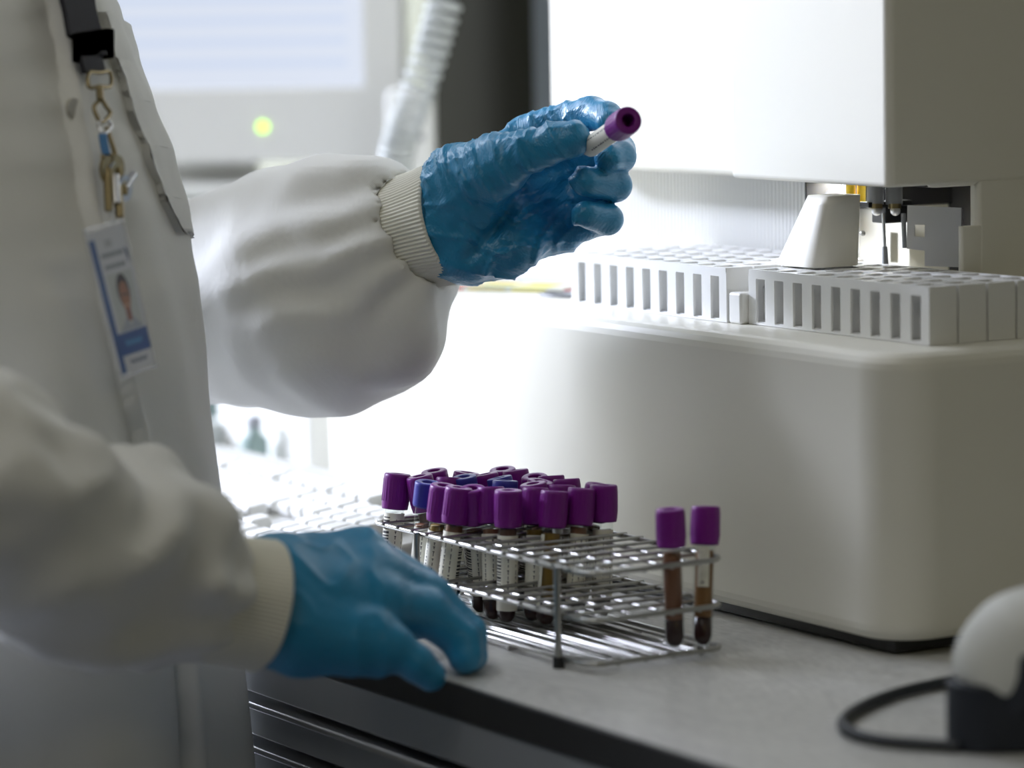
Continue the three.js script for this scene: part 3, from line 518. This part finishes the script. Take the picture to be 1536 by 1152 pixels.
{ // right hand, back of the hand to the aisle, fingers curled down by the rack
  const wU = W(410, 858, 2.035), wL = W(432, 948, 2.02), wC = W(405, 905, 2.03);
  const mI = W(540, 832, 2.09), mM = W(558, 862, 2.075), mR = W(566, 905, 2.058), mP = W(548, 955, 2.04);
  const palm = [[W(330, 895, 2.01), wC, .030, .032], [wU, mI, .0215, .0145], [wC, mM, .026, .0155], [wC, mR, .026, .015], [wL, mP, .022, .0155], [W(440, 920, 2.04), W(540, 900, 2.07), .028, .022], [W(455, 958, 2.025), W(560, 975, 2.04), .019, .015]];
  const fingers = [
    [[mI, .0145], [W(632, 880, 2.108), .0122], [W(688, 938, 2.112), .0108], [W(700, 978, 2.106), .0094]],
    [[mM, .0148], [W(643, 894, 2.094), .0130], [W(702, 950, 2.096), .0112], [W(708, 983, 2.090), .0098]],
    [[mR, .0148], [W(640, 918, 2.078), .0134], [W(692, 960, 2.082), .0114], [W(698, 984, 2.078), .0100]],
    [[mP, .0135], [W(590, 972, 2.040), .0118], [W(624, 995, 2.042), .0104], [W(647, 1014, 2.045), .0092]],
    [[W(470, 880, 2.07), .018], [W(560, 905, 2.125), .013], [W(630, 935, 2.15), .0098]]];
  const ax = mR.clone().sub(wC).normalize();
  const wr = (p) => { const q = proj(p), back = sstep(640, 560, q[0]); const r1 = ridge(p, V(.25, 1, .1).normalize(), 9, 42, 3); return .0013 * back * Math.max(0, r1) ** 2 + .001 * noise(p.x * 45, p.y * 18, p.z * 45); };
  addP('glove', glove({ palm, fingers, web: .004 }, .009, V(-.24, .885, -.09), V(-.03, 1.03, .17), .0018, wr), M.glove, 'blue nitrile glove seen from the back of the hand');
}
{ // body under the coat: head, neck, trunk and legs as one figure
  const c = V(PB.x - .05, 0, PB.z + .02), hd = V(c.x - .02, 1.60, c.z), LJ = (s, y, f = 0) => V(c.x, y, c.z).addScaledVector(LF, s * .085).addScaledVector(NF, f);
  const f = (p) => {
    let d = cone(p, V(c.x, .95, c.z), V(c.x - .02, 1.30, c.z), .10, .085); d = smin(d, cone(p, V(c.x - .02, 1.33, c.z), hd, .062, .052), .03);
    const e = p.clone().sub(hd); d = smin(d, (Math.hypot(e.dot(LF) / .075, (e.y - .015) / .11, e.dot(NF) / .092) - 1) * .075, .02);
    d = smin(d, cone(p, hd.clone().addScaledVector(NF, .088).add(V(0, .01, 0)), hd.clone().addScaledVector(NF, .104).add(V(0, -.018, 0)), .006, .012), .012);
    d = smin(d, cone(p, hd.clone().addScaledVector(NF, .07).add(V(0, -.075, 0)), hd.clone().addScaledVector(NF, .072).add(V(0, -.085, 0)), .022, .022), .02);
    for (const s of [-1, 1]) d = smin(d, cone(p, hd.clone().addScaledVector(LF, s * .078).add(V(0, .01, 0)), hd.clone().addScaledVector(LF, s * .08).add(V(0, -.025, 0)), .012, .009), .008);
    return d;
  };
  addP('body', surfaceNets(f, V(c.x - .18, .8, c.z - .18), V(c.x + .18, 1.78, c.z + .18), .009), M.skin);
  const hf = (p) => { const e = p.clone().sub(hd).addScaledVector(NF, .018); const d = (Math.hypot(e.dot(LF) / .088, (e.y - .03) / .115, e.dot(NF) / .098) - 1) * .08; return Math.max(d, e.dot(NF) * .9 - e.y * .55 - .03); };
  addP('hair', surfaceNets(hf, V(hd.x - .16, hd.y - .14, hd.z - .16), V(hd.x + .16, hd.y + .18, hd.z + .16), .008), M.hair);
  const lf = (p) => { let d = 1; for (const s of [-1, 1]) { let e = cone(p, LJ(s, .88), LJ(s, .5, .01), .085, .062); e = smin(e, cone(p, LJ(s, .5, .01), LJ(s, .1), .06, .045), .02); d = Math.min(d, e); } return smin(d, cone(p, LJ(-1, .92), LJ(1, .92), .09, .09), .05); };
  addP('trousers', surfaceNets(lf, V(c.x - .25, .04, c.z - .25), V(c.x + .25, 1.03, c.z + .25), .012), M.trousers);
  for (const s of [-1, 1]) { const a = LJ(s, .045, -.03), b = LJ(s, .032, .14); const sf = (p) => Math.max(cone(p, a, b, .045, .032), -p.y); addP('shoe', surfaceNets(sf, V(Math.min(a.x, b.x) - .07, -.01, Math.min(a.z, b.z) - .07), V(Math.max(a.x, b.x) + .07, .12, Math.max(a.z, b.z) + .07), .008), M.shoe); }
}

// ------------------------------------------------------------------ lanyard, keys, badge
{
  const t = thing('lanyard', 'black lanyard strap with brass swivel hook hanging on the coat front', 'lanyard', [0, 0, 0]);
  const C = (px, py, o = .006) => onCoat(px, py, o);
  const ribbon = (pts, w, th) => { const P = pts.map(([a, b]) => C(a, b, .006)); const curve = new THREE.CatmullRomCurve3(P); const N = 24; const ring = (i) => { const p = curve.getPoint(i / N), tg = curve.getTangent(i / N), s = LF.clone().addScaledVector(tg, -LF.dot(tg)).normalize(), n = s.clone().cross(tg).normalize(); return [p.clone().addScaledVector(s, -w).addScaledVector(n, th), p.clone().addScaledVector(s, w).addScaledVector(n, th), p.clone().addScaledVector(s, w).addScaledVector(n, -th), p.clone().addScaledVector(s, -w).addScaledVector(n, -th)]; }; return sheet(4, N, (u, v) => ring(Math.round(v * N))[Math.round(u * 4) % 4].clone()).toNonIndexed(); };
  const g1 = ribbon([[84, -60], [92, -10], [104, 35], [112, 70]], .017, .0016); g1.computeVertexNormals(); part('strap', g1, M.strap, t);
  const g2 = ribbon([[112, 60], [116, 84], [121, 106]], .012, .0016); g2.computeVertexNormals(); part('strap_end', g2, M.strap, t);
  const bp = C(114, 66, .008); const gb = new RoundedBoxGeometry(.040, .018, .007, 2, .0015); gb.applyMatrix4(new THREE.Matrix4().makeBasis(LF, V(0, 1, 0), NF.clone().negate())); gb.rotateZ(-.1); gb.translate(bp.x, bp.y, bp.z); part('buckle', gb, M.black, t);
  const P = (px, py) => C(px, py, .009);
  part('strap_ring', tube([P(106, 112), P(108, 130), P(122, 133), P(137, 128), P(135, 110), P(121, 107)], .0012, 40, 8, true), M.brass, t);
  part('swivel', rod(P(122, 130), P(123, 148), .0022, 12), M.brass, t);
  part('hook', tube([P(124, 147), P(115, 165), P(121, 184), P(130, 186), P(137, 172), P(132, 158)], .0013, 40, 8, true), M.brass, t);
  part('split_ring', tube([P(123, 184), P(121, 194), P(130, 201), P(138, 192), P(135, 182)], .0012, 30, 8, true), M.steel, t);
  const k = thing('key_bunch', 'small bunch of brass keys on the lanyard above the badge', 'keys', [0, 0, 0]);
  part('clip_arm', tube([P(135, 196), P(143, 222), P(150, 245)], .0014, 16, 8), M.brass, k); part('blue_tag', rod(P(129, 203), P(132, 236), .0026, 10), M.tag, k, 'blue plastic tag');
  part('key_ring', tube([P(130, 238), P(134, 252), P(148, 254), P(152, 244), P(142, 236)], .0012, 30, 8, true), M.brass, k);
  for (const [a, b, c, d, m] of [[136, 256, 138, 315, M.brass], [150, 255, 160, 290, M.brass], [148, 262, 154, 322, M.brass], [160, 285, 173, 262, M.steel], [144, 258, 148, 300, M.steel]]) {
    const A = P(a, b), B = P(c, d); const kk = part('key', (() => { const g = new THREE.CylinderGeometry(.008, .008, .0022, 16); g.applyQuaternion(new THREE.Quaternion().setFromUnitVectors(V(0, 1, 0), NF)); g.translate(A.x, A.y, A.z); return g; })(), m, k); part('key_blade', rod(A, B, .0032, 6, .0026), m, kk);
  }
  part('badge_strap', rod(P(142, 318), P(150, 345), .0018, 6), M.clear, k);
}
{ // identity badge
  const cv = document.createElement('canvas'); cv.width = 256; cv.height = 512; const g = cv.getContext('2d');
  g.fillStyle = '#d9dbe0'; g.fillRect(0, 0, 256, 512); g.fillStyle = '#0f4f96'; g.fillRect(0, 30, 38, 482); g.fillStyle = '#104f9a'; g.fillRect(38, 372, 218, 80);
  g.fillStyle = '#b9bcc0'; g.fillRect(100, 40, 50, 26); g.fillStyle = '#42505c'; const word = (x, y, n, h) => { for (let i = 0; i < n; i++) { g.globalAlpha = .7; g.fillRect(x + i * 11, y + (i % 3), 8, h - (i % 2) * 4); } g.globalAlpha = 1; };
  word(60, 84, 14, 18); word(66, 126, 13, 18); g.fillStyle = '#1d3a6b'; g.beginPath(); g.moveTo(222, 78); g.lineTo(244, 92); g.lineTo(240, 142); g.lineTo(228, 110); g.fill();
  g.fillStyle = '#c6cbc8'; g.fillRect(60, 160, 180, 208); g.fillStyle = '#2a1a14'; g.beginPath(); g.ellipse(150, 228, 44, 62, 0, 0, 7); g.fill(); g.fillStyle = '#a8714f'; g.beginPath(); g.ellipse(152, 248, 34, 54, 0, 0, 7); g.fill(); g.fillStyle = '#3a2018'; g.fillRect(126, 238, 52, 7); g.fillStyle = '#d8b9a0'; g.fillRect(138, 276, 28, 7); g.fillStyle = '#8a4a38'; g.fillRect(134, 296, 36, 40); g.fillStyle = '#aab2bd'; g.beginPath(); g.moveTo(64, 368); g.lineTo(130, 322); g.lineTo(155, 362); g.lineTo(176, 322); g.lineTo(238, 368); g.fill();
  g.fillStyle = '#4c9fd6'; for (let i = 0; i < 9; i++) g.fillRect(80 + i * 14, 400 + (i % 2) * 4, 10, 18); g.fillStyle = '#3a4a70'; for (let i = 0; i < 10; i++) g.fillRect(84 + i * 13, 470 + (i % 3) * 2, 9, 14);
  const tx = new THREE.CanvasTexture(cv); tx.colorSpace = THREE.SRGBColorSpace;
  const p0 = onCoat(178, 450, .014), q = [[128, 350], [183, 335], [231, 545], [182, 562]].map(([a, b]) => onPlane(a, b, p0, NF));
  const t = thing('identity_badge', 'identity badge with blue stripe and portrait clipped to the lanyard', 'badge', [0, 0, 0]);
  const face = (o, m) => sheet(1, 1, (u, v) => q[3].clone().lerp(q[2], u).lerp(q[0].clone().lerp(q[1], u), v).addScaledVector(NF, o), (u, v) => [u, v]);
  const gl = [face(.0006), face(-.0006)]; const edge = []; for (let i = 0; i < 4; i++) { const a = q[i], b = q[(i + 1) % 4]; edge.push(sheet(1, 1, (u, v) => a.clone().lerp(b, u).addScaledVector(NF, lerp(-.0006, .0006, v)))); }
  part('card', gl[0], mat(1, 1, 1, .35, { map: tx, side: THREE.DoubleSide }), t); part('card_back', [gl[1], ...edge], M.white, t);
  const rim = q.map((v) => v.clone().addScaledVector(NF, .0002)); const cx = rim.reduce((s, v) => s.add(v), V(0, 0, 0)).multiplyScalar(.25); const R = rim.map((v) => v.clone().sub(cx).multiplyScalar(1.04).add(cx));
  part('holder_rim', [0, 1, 2, 3].map((i) => rod(R[i], R[(i + 1) % 4], .0011, 8)), M.clear, t, 'clear plastic holder rim');
}

// ------------------------------------------------------------------ keyboard
{
  const t = thing('keyboard', 'off-white computer keyboard lying in front of the analyzer', 'keyboard', [-.385, BT, -.066]);
  const tilt = .135; const base = slab(rrShape(-.475, 0, 0, .17, .008), 0, .018, .003); base.rotateX(tilt); base.translate(0, .004, 0); part('case', base, M.keyboard, t);
  for (const x of [-.44, -.03]) part('flip_foot', box(x - .015, x + .015, 0, .027, -.160, -.152, .002), M.keyboard, t);
  const gk = {}; const key = (w) => gk[w.toFixed(3)] ||= (() => { const hw = w / 2 - .0008, d = .0083, pos = []; const s = rrShape(-hw + .0014, hw - .0014, -d + .0012, d - .0012, .0016); const g = new THREE.ExtrudeGeometry(s, { depth: .003, bevelEnabled: true, bevelSize: .0014, bevelThickness: .003, bevelSegments: 2, curveSegments: 3 }); g.rotateX(-Math.PI / 2); g.translate(0, .0035, 0); return g; })();
  const U = .019, put = (x, z, w) => { const o = part('key', key(w), M.keycap, t); o.rotation.x = tilt; o.position.set(x, .004 + .018 * Math.cos(tilt) - z * Math.sin(tilt) * 1, z * Math.cos(tilt) + .018 * Math.sin(tilt)); };
  const rows = [[1.25, 1.25, 1.25, 6.25, 1.25, 1.25, 1.25, 1.25], [2.25, 1, 1, 1, 1, 1, 1, 1, 1, 1, 1, 2.75], [1.75, 1, 1, 1, 1, 1, 1, 1, 1, 1, 1, 1, 2.25], [1.5, 1, 1, 1, 1, 1, 1, 1, 1, 1, 1, 1, 1, 1.5], [1, 1, 1, 1, 1, 1, 1, 1, 1, 1, 1, 1, 1, 2], [1, -1, 1, 1, 1, 1, -.5, 1, 1, 1, 1, -.5, 1, 1, 1, 1]];
  rows.forEach((r, i) => { let x = -.468; const z = -.018 - i * .0195 - (i === 5 ? .006 : 0); for (const w of r) { if (w > 0) put(x + w * U / 2, z, w * U); x += Math.abs(w) * U; }
    for (let c = 0; c < 3; c++) if (i === 0 || i > 2 || (i === 1 && c === 1)) put(-.468 + 15.3 * U + (c + .5) * U, z, U);
    for (let c = 0; c < 4; c++) if (i < 5) put(-.468 + 18.6 * U + (c + .5) * U, z, U); });
}
// ------------------------------------------------------------------ monitor and what stands at the far end of the bench
{
  const cv = document.createElement('canvas'); cv.width = 256; cv.height = 192; const g = cv.getContext('2d');
  g.fillStyle = '#dfe7f6'; g.fillRect(0, 0, 256, 192); g.fillStyle = '#7f9fe0'; g.fillRect(0, 0, 256, 10); g.fillStyle = '#e9b9c6'; g.fillRect(130, 96, 40, 22); g.fillStyle = '#f0e6a0'; g.fillRect(182, 96, 46, 26); g.fillStyle = '#d3dff5'; for (let i = 0; i < 4; i++) g.fillRect(14, 130 + i * 14, 228, 5); g.fillStyle = '#cbd8f2'; g.fillRect(10, 20, 100, 60);
  const tx = new THREE.CanvasTexture(cv); tx.colorSpace = THREE.SRGBColorSpace;
  const d0 = 3.25, br = W(606, 240, d0), n = FWD.clone().negate(); n.y = 0; n.normalize(); n.applyAxisAngle(V(0, 1, 0), -.12);
  const t = thing('monitor', 'white computer monitor with glowing screen and green power light', 'monitor', [br.x, br.y, br.z], Math.atan2(n.x, n.z));
  const w = .40, h = .37, chin = .068, bz = .036, D = .05;
  part('bezel', (() => { const s = rrShape(-w, 0, 0, h, .012); s.holes.push(rrShape(-w + bz, -bz, chin, h - bz, .003)); const e = new THREE.ExtrudeGeometry(s, { depth: .03, bevelEnabled: true, bevelSize: .002, bevelThickness: .002, bevelOffset: -.002, bevelSegments: 2 }); e.translate(0, 0, -.03); return e; })(), M.monitor, t);
  part('back_shell', box(-w + .03, -.03, .03, h - .03, -.032, -.12, .02), M.monitor, t);
  const sm = new THREE.MeshStandardMaterial({ color: 0x111111, roughness: .3, emissive: 0xffffff, emissiveMap: tx, emissiveIntensity: .95 });
  const sg = new THREE.BoxGeometry(w - 2 * bz + .004, h - chin - bz + .004, .004); sg.translate(-w / 2, (chin + h - bz) / 2, -.010); part('screen', sg, sm, t, 'glowing pale blue screen');
  const L = new THREE.RectAreaLight(new THREE.Color(.86, .91, 1), .8, w - 2 * bz, h - chin - bz); L.position.set(-w / 2, (chin + h - bz) / 2, -.006); L.rotation.y = Math.PI; L.name = 'screen_light'; t.add(L);
  const led = new THREE.CylinderGeometry(.0045, .0045, .003, 16); led.rotateX(Math.PI / 2); const lp = onPlane(395, 190, br, n); t.updateMatrixWorld(true); const ll = t.worldToLocal(lp.clone()); led.translate(ll.x, ll.y, .0025);
  part('power_light', led, new THREE.MeshStandardMaterial({ color: 0x224400, emissive: new THREE.Color().setRGB(.40, .75, .05), emissiveIntensity: 4 }), t, 'green power light');
  part('neck', box(-w / 2 - .05, -w / 2 + .05, BT + .225 - br.y, .06, -.06, -.09, .01), M.monitor, t);
  part('stand_foot', box(-w / 2 - .10, -w / 2 + .10, BT + .2105 - br.y, BT + .228 - br.y, -.16, .01, .006), M.monitor, t);
  // grey-green box under the monitor
  const gp = W(280, 300, 3.27);
  const b = thing('computer_case', 'grey-green desktop computer case lying under the monitor', 'computer', [gp.x + .02, BT, gp.z], Math.atan2(n.x, n.z));
  part('case', box(-.11, .065, 0, .21, -.20, 0, .006), M.greenGrey, b); part('front_panel', box(-.10, .055, .02, .195, 0, .004, .002), M.greenGrey, b);
  const wp = W(515, 300, 3.32);
  const b2 = thing('printer', 'small pale grey printer standing between the monitor and the analyzer', 'printer', [wp.x, BT, wp.z], Math.atan2(n.x, n.z));
  part('body', box(-.055, .055, 0, .20, -.12, 0, .012), M.monitor, b2); part('paper_slot', box(-.04, .045, .15, .158, -.002, .001), M.grey, b2); part('output_tray', box(-.04, .045, .04, .046, 0, .03, .002), M.monitor, b2);
}
{ // coiled cord hanging down in front of the dark cabinet
  const t = thing('coiled_cord', 'white coiled cable hanging beside the monitor', 'cable', [0, 0, 0]);
  const path = new THREE.CatmullRomCurve3([W(690, -120, 2.95), W(665, 10, 2.95), W(645, 80, 2.95), W(620, 155, 2.96), W(598, 215, 2.97), W(592, 262, 2.98), W(596, 330, 3.0)]);
  const pts = [], N = 1400, turns = 26; for (let i = 0; i <= N; i++) { const u = i / N, c = path.getPoint(u), tg = path.getTangent(u), s = FWD.clone().addScaledVector(tg, -FWD.dot(tg)).normalize(), q = tg.clone().cross(s), a = u * turns * Math.PI * 2; pts.push(c.addScaledVector(s, .0125 * Math.cos(a)).addScaledVector(q, .0125 * Math.sin(a))); }
  class Poly extends THREE.Curve { getPoint(u, o = V(0, 0, 0)) { const f = u * N, i = Math.min(N - 1, Math.floor(f)); return o.copy(pts[i]).lerp(pts[i + 1], f - i); } }
  part('coil', new THREE.TubeGeometry(new Poly(), 1400, .0031, 6), M.cord, t);
  part('plug', rod(path.getPoint(1), path.getPoint(1).add(V(0, -.09, 0)), .007, 12, .005), M.cord, t);
}
{ // dark cabinet against the back wall, with a grey upright at its side
  const zf = -.70, a = onZ(644, 200, zf), b = onZ(806, 200, zf), c = onZ(829, 200, zf);
  const t = thing('dark_cabinet', 'tall dark cabinet with a smoked glass door against the back wall', 'cabinet', [a.x, BT, zf]);
  part('carcass', box(0, b.x - a.x, 0, .95, -.15, -.006), M.darkPanel, t); part('door', box(.004, b.x - a.x - .004, .01, .94, -.006, 0, .002), mat(.014, .0135, .008, .6, { specularIntensity: .06 }), t, 'smoked glossy door'); part('handle', rod(V(.02, .45, .008), V(.02, .6, .008), .004), M.grey, t);
  const t2 = thing('upright_channel', 'narrow grey metal upright standing between dark cabinet and analyzer', 'upright', [b.x, BT, zf]);
  part('channel', box(.001, c.x - b.x + .01, 0, .95, -.15, .004, .002), M.greyMetal, t2);
  const bx = W(630, 200, 3.13);
  const t3 = thing('paper_towel_box', 'pale upright dispenser box behind the coiled cable', 'box', [bx.x, BT, bx.z], Math.atan2(-FWD.x, -FWD.z));
  part('body', box(-.03, .013, 0, .315, -.06, 0, .006), M.monitor, t3); part('slot', box(-.02, .003, .27, .276, 0, .001), M.grey, t3);
}
{ // small things behind the keyboard
  const p = onY(383, 712, BT);
  const t = thing('reagent_bottle', 'small grey-green bottle standing behind the keyboard', 'bottle', [p.x, BT, p.z]);
  part('bottle_body', lathe([[0, 0], [.011, 0], [.012, .003], [.012, .03], [.006, .036], [.006, .042]], 20), M.greenGrey, t); part('bottle_cap', lathe([[.0065, .04], [.007, .041], [.007, .05], [0, .05]], 20), M.grey, t);
  const q = onY(330, 712, BT), s = thing('power_strip', 'grey cable box lying on the bench left of the bottle', 'box', [q.x - .14, BT, q.z - .02]);
  part('body', box(-.1, .07, 0, .035, -.03, .03, .005), mat(.4, .42, .4, .5), s); for (let i = 0; i < 3; i++) part('socket', (() => { const g = new THREE.CylinderGeometry(.012, .012, .003, 16); g.translate(-.07 + i * .045, .035, 0); return g; })(), M.white, s);
  const m = W(405, 660, 2.98), b = thing('storage_box', 'pale storage box with a lid behind the keyboard', 'box', [m.x, BT, m.z]);
  part('body', box(-.10, .07, 0, .13, -.05, 0, .006), M.monitor, b); part('lid', box(-.105, .075, .13, .15, -.055, .005, .004), M.white, b);
}
// ------------------------------------------------------------------ hand scanner with its cable
{
  const c = onY(1516, 1124, BT), t = thing('barcode_scanner', 'white hand scanner with dark rubber nose lying at the bench corner', 'scanner', [c.x, BT, c.z], Math.atan2(-FWD.x, -FWD.z));
  // local x to the right, z towards the aisle
  const bodyF = (p) => { let d = (Math.hypot((p.x - .03) / .058, (p.y - .050) / .034, (p.z + .01) / .032) - 1) * .032; d = smin(d, cone(p, V(-.004, .038, -.005), V(.012, .052, -.008), .017, .026), .02); d = smin(d, cone(p, V(.05, .052, -.01), V(.15, .028, -.03), .026, .016), .03); return Math.max(d, -(p.y - .002)); };
  const cutLine = (p) => p.y - .0375 - .012 * sstep(.008, .016, p.x) * sstep(.034, .026, p.x);
  part('body', surfaceNets((p) => Math.max(bodyF(p) + .0008, -(p.y - .030)), V(-.05, -.004, -.06), V(.19, .11, .05), .003), M.scanner, t);
  const nose = (p) => { let d = Math.max(Math.hypot(0, 0), Math.abs(p.y - .0185) - .0185); const w = cone(V(p.x, 0, p.z), V(-.012, 0, -.006), V(.014, 0, -.008), .021, .022); d = Math.max(w, Math.abs(p.y - .0187) - .0182); const horn = cone(p, V(.006, .028, .014), V(.007, .050, .019), .007, .006); return smin(d, horn, .006); };
  part('rubber_nose', surfaceNets(nose, V(-.05, -.004, -.045), V(.06, .07, .045), .0025), M.navy, t, 'dark rubber nose');
  const cb = thing('scanner_cable', 'dark cable looping out from under the hand scanner', 'cable', [0, 0, 0]);
  const G = (px, py) => onY(px, py, BT + .0037);
  part('cable', tube([G(1600, 1000), G(1500, 1008), G(1420, 1023), G(1345, 1040), G(1290, 1062), G(1264, 1084), G(1280, 1100), G(1325, 1111), G(1390, 1117), G(1440, 1120)], .0034, 120, 10), M.cable, cb);
}
renderer.render(scene, camera);
